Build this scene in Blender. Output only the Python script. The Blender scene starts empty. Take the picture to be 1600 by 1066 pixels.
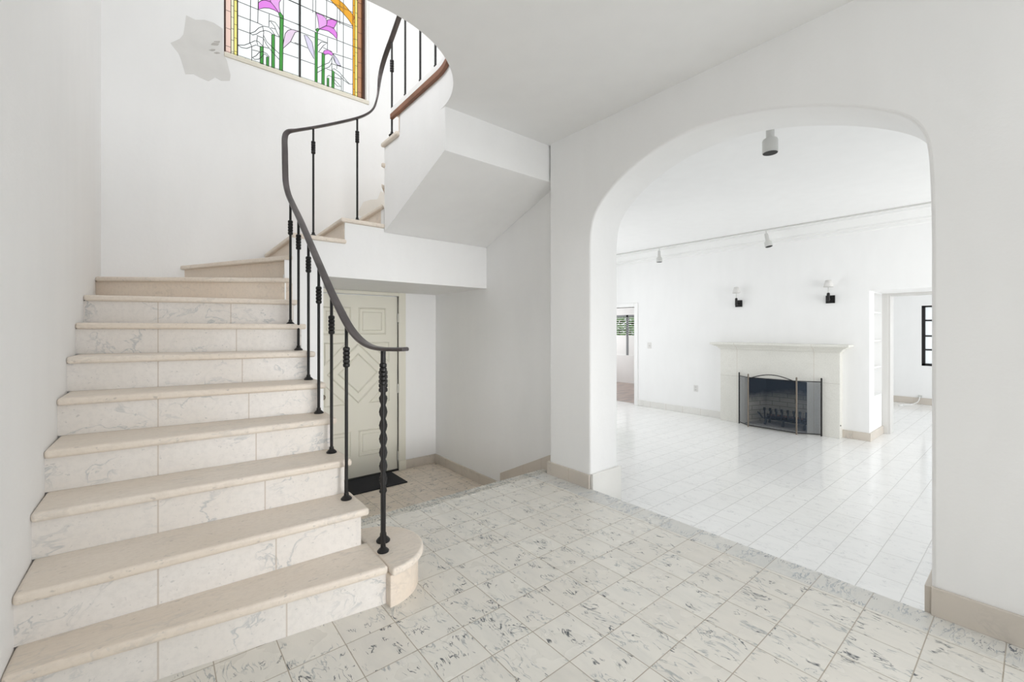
import bpy, bmesh, math, random
from mathutils import Vector, Matrix
random.seed(7)
SC = bpy.context.scene
COL = SC.collection

# ------------------------------------------------------------------ camera
YAW = 39.33
cam_data = bpy.data.cameras.new('camera')
cam = bpy.data.objects.new('camera', cam_data)
COL.objects.link(cam)
cam.location = (0, 0, 1.2)
cam.rotation_euler = (math.radians(90), 0, math.radians(-YAW))
cam_data.sensor_width = 36
cam_data.lens = 675.0 / 1600 * 36
cam_data.shift_y = -16.0 / 1600
cam_data.clip_start = 0.02
SC.camera = cam

# ------------------------------------------------------------------ sky, exposure
SC.view_settings.view_transform = 'Standard'
SC.view_settings.look = 'None'
SC.view_settings.exposure = 0.36
SC.view_settings.gamma = 1.0
SC.view_settings.use_curve_mapping = False
SC.cycles.max_bounces = 10
SC.cycles.diffuse_bounces = 7
SC.cycles.transparent_max_bounces = 12
SC.cycles.use_denoising = True
SC.cycles.sample_clamp_indirect = 6.0
world = bpy.data.worlds.new('overcast_sky')
SC.world = world
world.use_nodes = True
bg = world.node_tree.nodes['Background']
bg.inputs[0].default_value = (0.93, 0.97, 1.0, 1)
bg.inputs[1].default_value = .95

XLW = -.36
def area(name, loc, rot, sx, sy, power, color=(1, 1, 1), spread=180):
    d = bpy.data.lights.new(name, 'AREA')
    d.shape = 'RECTANGLE'
    d.size, d.size_y, d.energy, d.color = sx, sy, power, color
    d.spread = math.radians(spread)
    o = bpy.data.objects.new(name, d)
    COL.objects.link(o)
    o.location = loc
    o.rotation_euler = [math.radians(a) for a in rot]
    return o

# daylight through the openings of the place (front windows behind the camera, upper hall window,
# living room windows on its near side, far rooms), plus three added fill lamps out of view
area('front_window_daylight', (1.1, -4.9, 1.3), (88, 0, 0), 2.5, 2.2, 20, (.98, 0.985, 1.0))
area('hall_side_fill', (2.52, -1.1, 1.55), (0, 90, 0), 1.5, 1.3, 18, (.96, .98, 1.0))  # unseen lamp added before the solid wall, brightens the left wall
area('entry_fill_beam', (1.15, -4.85, .95), (87.5, 0, -3), .9, 1.7, 6.2, (1.0, .995, .985), 30)  # narrow unseen beam added to brighten the entry below the stair
area('upper_hall_daylight', (1.1, -4.9, 4.3), (90, 0, 0), 2.8, 1.8, 52, (.98, 0.99, 1.0))
area('stair_side_fill', (XLW + .02, 2.9, 4.55), (0, -90, 0), 1.1, 1.4, 24, (.98, .99, 1.0), 125)  # unseen lamp added to brighten the inner face of the upper flight
area('living_window_daylight', (5.9, -3.0, 1.1), (90, 0, -34), 3.4, 2.4, 42, (1.0, 0.995, 0.985), 112)
area('living_left_daylight', (5.0, 6.5, 1.2), (-90, 0, 0), 3.6, 2.2, 30, (1.0, 1.0, 1.0))
area('far_room_daylight', (10.6, -1.4, 1.1), (90, 0, 0), 2.6, 2.0, 24, (1.0, 1.0, 1.0))
area('side_room_daylight', (9.4, 8.9, 1.2), (-90, 0, 0), 2.0, 1.6, 20, (1.0, 1.0, 1.0))

# ------------------------------------------------------------------ material helpers
class NT:
    def __init__(s, name):
        s.m = bpy.data.materials.new(name)
        s.m.use_nodes = True
        s.t = s.m.node_tree
        s.b = s.t.nodes['Principled BSDF']
        s.out = s.t.nodes['Material Output']
    def n(s, typ, **kw):
        nd = s.t.nodes.new(typ)
        for k, v in kw.items():
            if k.startswith('i_'):
                key = k[2:]
                key = int(key) if key.isdigit() else key.replace('_', ' ')
                s.set(nd.inputs[key], v)
            else:
                setattr(nd, k, v)
        return nd
    def set(s, inp, v):
        if hasattr(v, 'is_output') or isinstance(v, bpy.types.NodeSocket):
            s.t.links.new(v, inp)
        else:
            inp.default_value = v
    def math(s, op, a, b=None, c=None, clamp=False):
        nd = s.t.nodes.new('ShaderNodeMath')
        nd.operation = op
        nd.use_clamp = clamp
        s.set(nd.inputs[0], a)
        if b is not None: s.set(nd.inputs[1], b)
        if c is not None: s.set(nd.inputs[2], c)
        return nd.outputs[0]
    def vmath(s, op, a, b=None):
        nd = s.t.nodes.new('ShaderNodeVectorMath')
        nd.operation = op
        s.set(nd.inputs[0], a)
        if b is not None: s.set(nd.inputs[1], b)
        return nd.outputs[0]
    def pos(s):
        return s.n('ShaderNodeNewGeometry').outputs['Position']
    def noise(s, vec, scale, detail=3, rough=0.5, dist=0.0):
        nd = s.n('ShaderNodeTexNoise', i_Vector=vec, i_Scale=scale, i_Detail=detail, i_Roughness=rough, i_Distortion=dist)
        return nd.outputs['Fac']
    def ramp(s, fac, a, b, lo=0.0, hi=1.0):
        nd = s.n('ShaderNodeMapRange', i_0=fac, i_1=a, i_2=b, i_3=lo, i_4=hi)
        nd.clamp = True
        return nd.outputs[0]
    def mix(s, fac, a, b):
        nd = s.t.nodes.new('ShaderNodeMix')
        nd.data_type = 'RGBA'
        s.set(nd.inputs[0], fac)
        s.set(nd.inputs[6], a if not isinstance(a, tuple) else (*a, 1))
        s.set(nd.inputs[7], b if not isinstance(b, tuple) else (*b, 1))
        return nd.outputs[2]
    def col(s, v): s.set(s.b.inputs['Base Color'], v if not isinstance(v, tuple) else (*v, 1))
    def rough(s, v): s.set(s.b.inputs['Roughness'], v)
    def bump(s, h, strength=0.3, dist=0.01):
        nd = s.n('ShaderNodeBump', i_Strength=strength, i_Distance=dist, i_Height=h)
        s.t.links.new(nd.outputs[0], s.b.inputs['Normal'])

def plain(name, c, r=0.5, metal=0.0, bump=None, var=0.0):
    k = NT(name)
    if var:
        f = k.noise(k.pos(), 6.0, 4)
        k.col(k.mix(k.ramp(f, .35, .65), c, tuple(x * (1 - var) for x in c)))
    else:
        k.col(c)
    k.rough(r)
    k.b.inputs['Metallic'].default_value = metal
    if bump:
        k.bump(k.noise(k.pos(), bump[0], 3), bump[1], 0.004)
    return k.m

def plaster(name, c, strength=0.22):
    k = NT(name)
    p = k.pos()
    big = k.noise(p, 0.9, 3)
    st = k.noise(k.vmath('MULTIPLY', p, (3, 3, 0.8)), 2.2, 4)
    f = k.math('ADD', k.math('MULTIPLY', big, .5), k.math('MULTIPLY', st, .5))
    k.col(k.mix(k.ramp(f, .38, .62), tuple(x * .975 for x in c), c))
    k.rough(0.75)
    h = k.math('ADD', k.noise(p, 3.2, 6, .62), k.math('MULTIPLY', k.noise(p, 17, 4), .25))
    k.bump(h, strength, 0.02)
    return k.m

def marble_tiles(name, base, tint, vein, dark, tx, ty, ox, oy, stagger, vscale, rough, grout, strength, along='Y', m1=(.50, .59), m2=(.575, .625), w=.022):
    k = NT(name)
    sep = k.n('ShaderNodeSeparateXYZ', i_0=k.pos())
    X, Y, Z = sep.outputs
    v = k.math('DIVIDE', k.math('SUBTRACT', Y, oy), ty)
    row = k.math('FLOOR', v)
    u = k.math('DIVIDE', k.math('SUBTRACT', X, ox), tx)
    if stagger:
        wn0 = k.n('ShaderNodeTexWhiteNoise', noise_dimensions='1D', i_W=row)
        u = k.math('ADD', u, wn0.outputs['Value'])
    cu = k.math('FLOOR', u)
    fu, fv = k.math('FRACT', u), k.math('FRACT', v)
    du = k.math('MULTIPLY', k.math('MINIMUM', fu, k.math('SUBTRACT', 1.0, fu)), tx)
    dv = k.math('MULTIPLY', k.math('MINIMUM', fv, k.math('SUBTRACT', 1.0, fv)), ty)
    d = k.math('MINIMUM', du, dv)
    gm = k.ramp(d, .0010, .0024, 1.0, 0.0)
    idv = k.n('ShaderNodeCombineXYZ', i_0=cu, i_1=row).outputs[0]
    wn = k.n('ShaderNodeTexWhiteNoise', noise_dimensions='2D', i_Vector=idv)
    rv, rc = wn.outputs['Value'], wn.outputs['Color']
    off = k.vmath('MULTIPLY', rc, (31, 17, 9))
    sc = (vscale, vscale * .3, 1) if along == 'Y' else (vscale * .3, vscale, 1)
    wob = k.n('ShaderNodeTexNoise', i_Vector=k.vmath('ADD', k.pos(), off), i_Scale=5.0, i_Detail=2).outputs['Color']
    q = k.vmath('ADD', k.vmath('MULTIPLY', k.vmath('ADD', k.pos(), k.vmath('MULTIPLY', wob, (.09, .09, 0))), sc), off)
    n1 = k.noise(q, 1.0, 4, .55, .5)
    thin = k.ramp(k.math('ABSOLUTE', k.math('SUBTRACT', n1, .5)), .003, w, 1.0, 0.0)
    n2 = k.noise(k.vmath('ADD', q, (7, 3, 0)), 1.6, 3, .5, .9)
    thick = k.ramp(k.math('ABSOLUTE', k.math('SUBTRACT', n2, .48)), .006, .03, 1.0, 0.0)
    msk = k.ramp(k.noise(k.vmath('ADD', k.pos(), off), 9.0, 2), m1[0], m1[1])
    msk2 = k.ramp(k.noise(k.vmath('ADD', k.pos(), k.vmath('MULTIPLY', off, (2, 2, 2))), 14.0, 2), m2[0], m2[1])
    cloud = k.noise(q, .7, 4, .6)
    c0 = k.mix(k.math('MULTIPLY', rv, 1.0), base, tint)
    c1 = k.mix(k.ramp(cloud, .45, .75, 0, .16), c0, vein)
    c2 = k.mix(k.math('MULTIPLY', k.math('MULTIPLY', thin, msk), strength), c1, vein)
    c3 = k.mix(k.math('MULTIPLY', k.math('MULTIPLY', thick, msk2), min(1, strength * 1.25)), c2, dark)
    k.col(k.mix(gm, c3, grout))
    k.rough(k.math('ADD', rough, k.math('MULTIPLY', k.noise(k.pos(), 4, 3), .12)))
    k.bump(k.math('MULTIPLY', gm, -1.0), .35, .002)
    return k.m

def marble(name, base, warm, vein, scale=3.0, strength=.55, rough=.35, joints=None, stretch=(1, 1, 1), speck=0.0):
    k = NT(name)
    p = k.vmath('MULTIPLY', k.pos(), stretch)
    wob = k.n('ShaderNodeTexNoise', i_Vector=p, i_Scale=scale * .8, i_Detail=3).outputs['Color']
    q = k.vmath('ADD', p, k.vmath('MULTIPLY', wob, (.35, .35, .35)))
    n1 = k.noise(q, scale, 5, .6, .4)
    v = k.ramp(k.math('ABSOLUTE', k.math('SUBTRACT', n1, .5)), .0, .022, 1.0, 0.0)
    msk = k.ramp(k.noise(p, scale * .9, 2), .46, .62)
    c0 = k.mix(k.ramp(k.noise(p, 2.3, 4), .35, .65), base, warm)
    c1 = k.mix(k.math('MULTIPLY', k.math('MULTIPLY', v, msk), strength), c0, vein)
    if speck:
        s = k.ramp(k.noise(p, 60, 2), .66, .74, 0, speck)
        c1 = k.mix(s, c1, tuple(x * .62 for x in vein))
        c1 = k.mix(k.ramp(k.noise(k.vmath('MULTIPLY', k.pos(), (1, 2.2, 1)), 42, 3, .7), .44, .66, 0, .32), c1, tuple(x * .80 for x in warm))
    if joints:
        sep = k.n('ShaderNodeSeparateXYZ', i_0=k.pos())
        g = None
        for ax, c, w in joints:
            d = k.math('ABSOLUTE', k.math('SUBTRACT', sep.outputs[ax], c))
            m = k.ramp(d, w * .6, w, 1.0, 0.0)
            g = m if g is None else k.math('MAXIMUM', g, m)
        c1 = k.mix(k.math('MULTIPLY', g, .6), c1, (.50, .42, .34))
    k.col(c1)
    k.rough(rough)
    k.bump(k.noise(p, 30, 4), .12, .004)
    return k.m

def tinted_glass(name, c, alpha_gloss=.06):
    k = NT(name)
    tr = k.n('ShaderNodeBsdfTransparent', i_0=(*c, 1))
    gl = k.n('ShaderNodeBsdfGlossy', i_Roughness=.08)
    tl = k.n('ShaderNodeBsdfTranslucent', i_0=(*c, 1))
    m1 = k.n('ShaderNodeMixShader', i_0=.3, i_1=tr.outputs[0], i_2=tl.outputs[0])
    m2 = k.n('ShaderNodeMixShader', i_0=alpha_gloss, i_1=m1.outputs[0], i_2=gl.outputs[0])
    k.t.links.new(m2.outputs[0], k.out.inputs[0])
    return k.m

WALL = plaster('white_plaster', (.895, .895, .892))
WALL_L = plaster('white_plaster_living', (.90, .90, .895), .08)
CEIL = plaster('ceiling_paint', (.885, .885, .882), .08)
PAINT = plain('white_trim_paint', (.86, .86, .85), .35)
FLOOR = marble_tiles('foyer_marble_tiles', (.80, .78, .725), (.77, .74, .68), (.30, .33, .34), (.035, .05, .065),
                     .2, .2, .955, .08, False, 22, .22, (.42, .37, .30), .75)
FLOOR_E = marble_tiles('entry_marble_tiles', (.80, .71, .61), (.74, .66, .57), (.32, .31, .30), (.05, .06, .07),
                       .2, .2, .955, .08, False, 22, .3, (.34, .29, .24), .75, along='X')
FLOOR_L = marble_tiles('living_marble_tiles', (.93, .93, .92), (.905, .905, .895), (.66, .67, .68), (.50, .51, .53),
                       .4, .2065, .0, .3, True, 26, .08, (.60, .59, .57), .42)
STRIP = marble_tiles('edge_strip_marble', (.74, .73, .69), (.66, .66, .64), (.34, .38, .42), (.10, .12, .16),
                     .2, .2, .955, .08, False, 40, .22, (.45, .41, .36), .9, along='X', m1=(.46, .56), m2=(.57, .63), w=.036)
STRIP2 = marble_tiles('edge_strip_marble_dark', (.70, .67, .60), (.66, .64, .60), (.22, .26, .26), (.04, .06, .06),
                      .2, .2, .955, .08, False, 40, .25, (.42, .37, .30), 1.0, along='Y', m1=(.40, .50), m2=(.45, .52), w=.05)
TREAD = marble('tread_limestone', (.82, .745, .66), (.78, .69, .59), (.55, .52, .48), 4.0, .45, .42, stretch=(.6, 1.4, 1), speck=.45)
RISER = marble('riser_marble', (.80, .76, .715), (.84, .81, .78), (.36, .40, .42), 4.2, .6, .38, stretch=(1, 1, 1.3),
               joints=[(0, 0.0, .0035), (0, .39, .0035)], speck=.3)
RISER_W = marble('winder_riser_limestone', (.79, .68, .57), (.80, .71, .61), (.50, .44, .38), 4.2, .45, .4, speck=.2)
BASEB = marble('baseboard_marble', (.66, .60, .53), (.60, .55, .49), (.45, .42, .38), 3.5, .5, .35, joints=[(1, y_, .003) for y_ in (4.45, 4.10, 3.76, 3.05, 2.80, 2.37, -.45, 1.7)])
BASEL = marble('baseboard_pale_marble', (.80, .79, .76), (.76, .75, .72), (.62, .61, .58), 3.5, .5, .3, joints=[(1, y_, .003) for y_ in (3.95, 4.30, 4.65, 5.0)])
LIME = marble('mantel_limestone', (.80, .79, .74), (.76, .75, .70), (.66, .64, .58), 3.0, .35, .45, speck=.12,
              joints=[(1, 2.14, .003), (1, 3.25, .003), ])
IRON = plain('black_wrought_iron', (.013, .012, .012), .42, .3, bump=(120, .25))
RAILM = plain('worn_iron_rail', (.12, .105, .105), .3, .5, var=.4)
WOOD = plain('red_brown_wood', (.27, .11, .055), .45, var=.35)
CREAM = plain('cream_door_paint', (.76, .74, .65), .42)
MAT = plain('black_rubber_mat', (.012, .013, .018), .85, bump=(240, .8))
BRASS = plain('aged_metal', (.20, .17, .14), .35, .9)
LEADM = plain('lead_came', (.035, .03, .035), .5, .3)
SHADE = plain('white_lamp_shade', (.74, .73, .71), .7)
FIXW = plain('white_enamel_fixture', (.62, .62, .60), .4)
BLACK = plain('black_interior', (.006, .006, .006), .6)
PATCH = plain('bare_plaster_patch', (.74, .73, .71), .85, bump=(14, .3), var=.05)
PATCHB = plain('peeling_beige_patch', (.85, .82, .77), .85, var=.05)
G = {k_: tinted_glass(k_ + '_stained_glass', c_) for k_, c_ in dict(
    clear=(.98, .985, .97), green=(.24, .60, .22), magenta=(.93, .50, .93), pink=(.95, .66, .95), palepink=(.95, .84, .94), lilac=(.90, .86, .96),
    amber=(.99, .68, .14), yellow=(.98, .92, .48), brown=(.74, .50, .34), rose=(.98, .82, .75), paleyellow=(.97, .95, .80)).items()}

# ------------------------------------------------------------------ mesh helpers
def put(name, bm, mat, parent=None, bevel=0.0, smooth=False, seg=2):
    me = bpy.data.meshes.new(name)
    bmesh.ops.recalc_face_normals(bm, faces=bm.faces)
    bm.to_mesh(me)
    bm.free()
    for m in (mat if isinstance(mat, (list, tuple)) else [mat]):
        me.materials.append(m)
    o = bpy.data.objects.new(name, me)
    COL.objects.link(o)
    if parent: o.parent = parent
    if smooth:
        for p in me.polygons: p.use_smooth = True
        me.set_sharp_from_angle(angle=math.radians(40))
    if bevel:
        md = o.modifiers.new('bevel', 'BEVEL')
        md.width, md.segments, md.limit_method, md.angle_limit = bevel, seg, 'ANGLE', math.radians(40)
    return o

def a_box(bm, x0, x1, y0, y1, z0, z1):
    vs = [bm.verts.new((x, y, z)) for x in (x0, x1) for y in (y0, y1) for z in (z0, z1)]
    for f in ((0, 1, 3, 2), (4, 6, 7, 5), (0, 4, 5, 1), (2, 3, 7, 6), (0, 2, 6, 4), (1, 5, 7, 3)):
        bm.faces.new([vs[i] for i in f])

def a_prism(bm, pts, lo, hi, axis, mi=0):
    def P(a, b, c):
        return {'z': (a, b, c), 'x': (c, a, b), 'y': (a, c, b)}[axis]
    A = [bm.verts.new(P(a, b, lo)) for a, b in pts]
    B = [bm.verts.new(P(a, b, hi)) for a, b in pts]
    n = len(pts)
    fs = [bm.faces.new(A), bm.faces.new(list(reversed(B)))]
    for i in range(n):
        fs.append(bm.faces.new((A[i], A[(i + 1) % n], B[(i + 1) % n], B[i])))
    for f in fs: f.material_index = mi
    return fs

def a_tube(bm, path, r, n=10, cap=True, flat=None):
    path = [Vector(p) for p in path]
    rings = []
    prev = None
    for i, p in enumerate(path):
        t = (path[min(i + 1, len(path) - 1)] - path[max(i - 1, 0)]).normalized()
        if prev is None:
            up = Vector((0, 0, 1)) if abs(t.z) < .9 else Vector((1, 0, 0))
            u = t.cross(up).normalized()
        else:
            u = (prev - t * prev.dot(t)).normalized()
        prev = u
        w = t.cross(u)
        rr = r[i] if isinstance(r, (list, tuple)) else r
        rings.append([bm.verts.new(p + (u * math.cos(2 * math.pi * j / n) + w * math.sin(2 * math.pi * j / n)) * rr) for j in range(n)])
    for a, b in zip(rings, rings[1:]):
        for j in range(n):
            bm.faces.new((a[j], a[(j + 1) % n], b[(j + 1) % n], b[j]))
    if cap:
        bm.faces.new(rings[0]); bm.faces.new(list(reversed(rings[-1])))

def a_lathe(bm, prof, c, n=20, axis=None):
    M = Matrix.Translation(c) if axis is None else Matrix.Translation(c) @ Vector((0, 0, 1)).rotation_difference(Vector(axis)).to_matrix().to_4x4()
    rings = [[bm.verts.new(M @ Vector((r * math.cos(2 * math.pi * j / n), r * math.sin(2 * math.pi * j / n), z))) for j in range(n)] for r, z in prof]
    for a, b in zip(rings, rings[1:]):
        for j in range(n):
            bm.faces.new((a[j], a[(j + 1) % n], b[(j + 1) % n], b[j]))
    bm.faces.new(list(reversed(rings[0]))); bm.faces.new(rings[-1])

def B(*a):
    bm = bmesh.new(); a_box(bm, *a); return bm
def PR(*a):
    bm = bmesh.new(); a_prism(bm, *a); return bm

def struct(name, bm, m, bevel=0.0, label=None, **kw):
    o = put(name, bm, m, None, bevel, **kw)
    o['kind'] = 'structure'
    if label: o['label'] = label
    return o
def tag(o, label, cat, group=None):
    o['label'] = label; o['category'] = cat
    if group: o['group'] = group
    return o
def thing(name, loc, label, cat, group=None):
    o = bpy.data.objects.new(name, None)
    COL.objects.link(o)
    o.location = loc
    o.empty_display_size = .1
    return tag(o, label, cat, group)
def hang(root):
    """keep children, built in world coordinates, where they are"""
    bpy.context.view_layer.update()
    for ch in root.children:
        ch.matrix_parent_inverse = root.matrix_world.inverted()
def copy_tree(o, parent=None):
    c = o.copy(); COL.objects.link(c); c.parent = parent
    for ch in o.children: copy_tree(ch, c)
    return c
def arc(cx, cy, r, a0, a1, n):
    return [(cx + r * math.cos(math.radians(a0 + (a1 - a0) * i / n)), cy + r * math.sin(math.radians(a0 + (a1 - a0) * i / n))) for i in range(n + 1)]

# ================================================================== setting: foyer
XL, XA, XA2, XS = -.36, 2.54, 2.87, 2.65      # left wall, arch wall faces, stair side wall
YW, YE, YB = 4.85, 4.72, -5.0                 # window wall, entry wall, wall behind the camera
ZC, ZU, ZT = 2.76, 3.026, 5.7                 # foyer ceiling, upper floor, top
ZE, ZL = -.42, -.356                          # entry floor, living floor
r_ = .178

bm = bmesh.new()
a_box(bm, XL, XA - .165, YB, 2.64, -.12, 0)
o = struct('floor', bm, FLOOR)
struct('floor_strip_arch', B(XA - .165, XA, YB, 2.64, -.12, .0005), STRIP, .004)
struct('floor_strip_entry', B(.76, XA + .05, 2.64, 2.735, -.14, .0005), STRIP2, .004)
struct('floor_entry', B(.76, XS + .1, 2.735, YE + .1, ZE - .1, ZE), FLOOR_E)
# steps from the foyer down to the entry and to the living room
bm = bmesh.new()
a_box(bm, .78, XS, 2.735, 3.04, ZE, -.14)
a_box(bm, .78, XS, 3.04, 3.34, ZE, -.28)
struct('floor_entry_steps', bm, FLOOR_E, .004)
struct('floor_arch_step', B(XA, XA2 - .01, .30, 2.15, ZL - .05, -.178), FLOOR_L, .004)

bm = bmesh.new()      # with an unseen opening made up for the added lamp above the stair
a_box(bm, XL - .15, XL, YB, YW, -.1, 4.0)
a_box(bm, XL - .15, XL, YB, YW, 5.1, ZT)
a_box(bm, XL - .15, XL, YB, 2.25, 4.0, 5.1)
a_box(bm, XL - .15, XL, 3.75, YW, 4.0, 5.1)
struct('wall_left', bm, WALL)
# window wall, with the opening of the stained glass window
wx0, wx1, wz0, wz1 = .478, 1.86, 3.79, 5.25
bm = bmesh.new()
a_box(bm, XL - .15, wx0, YW, YW + .22, -.1, ZT)
a_box(bm, wx1, XS + .15, YW, YW + .22, 1.70, ZT)
a_box(bm, wx0, wx1, YW, YW + .22, 1.70, wz0)
a_box(bm, wx0, wx1, YW, YW + .22, wz1, ZT)
struct('wall_back', bm, WALL)
# entry wall with door opening
dx0, dx1, dzt = 1.245, 2.16, 1.60
bm = bmesh.new()
a_box(bm, .75, dx0, YE, YE + .14, ZE, 1.70)
a_box(bm, dx1, XS, YE, YE + .14, ZE, 1.70)
a_box(bm, dx0, dx1, YE, YE + .14, dzt, 1.70)
struct('wall_entry', bm, WALL)
# side wall of the stair, then the upper wall above it
bm = bmesh.new()
a_box(bm, XS, XA2, 2.60, YW, ZE, ZT)
struct('wall_stair_side', bm, WALL)
struct('wall_upper', B(XS, XA2, YB, 2.60, ZU - .02, ZT), WALL)
struct('ceiling_upper', B(XL - .15, XA2, YB, YW + .2, ZT, ZT + .1), CEIL)
# pier at the left of the entry, under the stair
struct('wall_pier', B(.76, 1.03, 3.662, YE, ZE, 1.64), WALL)

# arch wall
half = [(2.16, 1.60), (2.163, 1.80), (2.158, 1.92), (2.142, 2.02), (2.112, 2.085), (2.065, 2.145), (1.995, 2.214), (1.855, 2.307), (1.674, 2.380), (1.487, 2.424),
        (1.278, 2.440), (1.092, 2.427), (.926, 2.392), (.80, 2.355), (.666, 2.306), (.541, 2.249), (.448, 2.196), (.383, 2.149), (.341, 2.102),
        (.311, 2.036), (.299, 1.956), (.293, 1.80), (.290, 1.60)]
def smooth2(p, it=2):
    for _ in range(it):
        q = [p[0]]
        for a, b in zip(p, p[1:]):
            q += [(a[0] * .75 + b[0] * .25, a[1] * .75 + b[1] * .25), (a[0] * .25 + b[0] * .75, a[1] * .25 + b[1] * .75)]
        p = q + [p[-1]]
    return p
archp = [(2.16, ZE)] + smooth2(half) + [(.290, ZE)]
outline = [(2.60, ZE), (2.60, ZC + .26), (YB, ZC + .26), (YB, ZE)] + list(reversed(archp))
struct('wall_right', PR(outline, XA, XA2, 'x'), WALL, .014, seg=3)

# foyer ceiling / upper floor slab with the rounded stair opening
cx0, cy0, cr = .85, 2.70, .69
slab = [(XL, YB), (XA2, YB), (XA2, 2.616), (1.54, 2.616), (1.54, 2.70)] + arc(cx0, cy0, cr, 0, -90, 40)[1:] + [(XL, cy0 - cr)]
struct('ceiling', PR(slab, ZC, ZU, 'z'), CEIL, .004)
# entry ceiling (soffit under the winders) belongs to the stair; wall behind the camera with a window opening
bm = bmesh.new()
a_box(bm, XL, -.25, YB - .15, YB, -.1, ZT)
a_box(bm, 2.45, XA2, YB - .15, YB, -.1, ZT)
a_box(bm, -.25, 2.45, YB - .15, YB, -.1, .15)
a_box(bm, -.25, 2.45, YB - .15, YB, 2.55, 3.35)
a_box(bm, -.25, 2.45, YB - .15, YB, 5.25, ZT)
struct('wall_front', bm, WALL)

# baseboards
def bb(name, pts, m, z0, h, th=.018):
    """pts: list of (x,y) along the wall, board on the left side of travel"""
    bm = bmesh.new()
    n = len(pts)
    offs = []
    for i in range(n):
        P = Vector(pts[i])
        ns = []
        if i > 0:
            d = (P - Vector(pts[i - 1])).normalized(); ns.append(Vector((-d.y, d.x)))
        if i < n - 1:
            d = (Vector(pts[i + 1]) - P).normalized(); ns.append(Vector((-d.y, d.x)))
        v = ns[0] if len(ns) == 1 else (ns[0] + ns[1]) / (1 + ns[0].dot(ns[1]))
        offs.append(P + v * th)
    poly = list(pts) + [tuple(q) for q in reversed(offs)]
    a_prism(bm, poly, z0, z0 + h, 'z')
    return struct(name, bm, m, .003)
bb('baseboard_right', [(XA, .29), (XA, YB)][::-1], BASEB, 0, .118)
bb('baseboard_pilaster', [(XA, 2.16), (XA, 2.60), (XS, 2.60)][::1], BASEB, 0, .105)
put('tmp', bmesh.new(), BASEB)
bpy.data.objects.remove(bpy.data.objects['tmp'])
# deep marble base on the arch reveal, down to the living floor
struct('baseboard_arch_left', B(XA + .0, XA2 + .02, 2.135, 2.160, ZL, .112), BASEL, .003)
struct('baseboard_arch_right', B(XA + .0, XA2 + .02, .290, .312, ZL, .112), BASEB, .003)
bb('baseboard_entry_side', [(XS, 3.40), (XS, YE)], BASEB, ZE, .105)
bb('baseboard_entry_back', [(XS, YE), (dx1 + .085, YE)], BASEB, ZE, .105)
struct('baseboard_entry_steps', PR([(2.60, ZE), (3.40, ZE), (3.40, -.215), (2.60, .165)], XS - .02, XS, 'x'), BASEB, .003)

# entry door
d1 = bpy.data.objects.new('door_1', None); COL.objects.link(d1)
d1['kind'] = 'structure'; d1['label'] = 'cream panelled entry door with diamond moulding below the stair'
d1.location = (dx0, YE, ZE)
bm = bmesh.new()
a_box(bm, dx0 + .001, dx1 - .0012, YE + .02, YE + .06, ZE + .014, dzt - .007)
put('door_panel', bm, CREAM, d1, .002)
def moulding(bm, pts, w, yb, yf):
    """closed frame in XZ following pts (outer), width w inwards"""
    n = len(pts)
    cen = Vector((sum(p[0] for p in pts) / n, sum(p[1] for p in pts) / n))
    inner, mid = [], []
    for i in range(n):
        a, b, c = Vector(pts[i - 1]), Vector(pts[i]), Vector(pts[(i + 1) % n])
        d1_ = (b - a).normalized(); d2_ = (c - b).normalized()
        n1, n2 = Vector((-d1_.y, d1_.x)), Vector((-d2_.y, d2_.x))
        if n1.dot(cen - b) < 0: n1 = -n1
        if n2.dot(cen - b) < 0: n2 = -n2
        v = (n1 + n2) / (1 + n1.dot(n2))
        inner.append(b + v * w); mid.append(b + v * w * .5)
    O = [bm.verts.new((p[0], yb, p[1])) for p in pts]
    Mv = [bm.verts.new((p[0], yf, p[1])) for p in mid]
    I = [bm.verts.new((p[0], yb, p[1])) for p in inner]
    for i in range(n):
        j = (i + 1) % n
        bm.faces.new((O[i], O[j], Mv[j], Mv[i])); bm.faces.new((Mv[i], Mv[j], I[j], I[i])); bm.faces.new((O[j], O[i], I[i], I[j]))
bm = bmesh.new()
xm = (dx0 + dx1) / 2
for (a, b) in ((1.315, 1.625), (1.70, 2.02)):
    for (c, d) in ((1.155, 1.46), (-.185, .11)):
        moulding(bm, [(a, c), (b, c), (b, d), (a, d)], .022, YE + .0205, YE + .008)
        moulding(bm, [(a + .045, c + .045), (b - .045, c + .045), (b - .045, d - .045), (a + .045, d - .045)], .014, YE + .0205, YE + .012)
zm = .735
for s in (.335, .225):
    moulding(bm, [(xm, zm - s * 1.0), (xm + s, zm), (xm, zm + s), (xm - s, zm)], .02, YE + .0205, YE + .008)
for sx, sz in ((1, 1), (1, -1), (-1, 1), (-1, -1)):
    x1, z1 = xm + sx * .36, zm + sz * .34
    moulding(bm, [(x1, z1), (x1 - sx * .25, z1), (x1, z1 - sz * .25)], .018, YE + .0205, YE + .01)
put('panel_moulding', bm, CREAM, d1)
bm = bmesh.new()
for a, b, c, d in ((dx0 - .085, dx0, ZE, 1.638), (dx1, dx1 + .085, ZE + .11, 1.638), (dx0, dx1, dzt, 1.638)):
    a_box(bm, a, b, YE - .018, YE + .03, c, d)
a_box(bm, dx1, dx1 + .09, YE - .024, YE + .03, ZE, ZE + .11)
put('door_casing', bm, CREAM, d1, .004)
put('threshold', B(dx0, dx1, YE - .01, YE + .1, ZE, ZE + .012), IRON, d1)
for z in (1.35, .53, -.25):
    bm = bmesh.new(); a_tube(bm, [(dx1 - .002, YE + .006, z - .05), (dx1 - .002, YE + .006, z + .05)], .008, 8)
    put('hinge', bm, FIXW, d1, smooth=True)
bm = bmesh.new()
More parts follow.
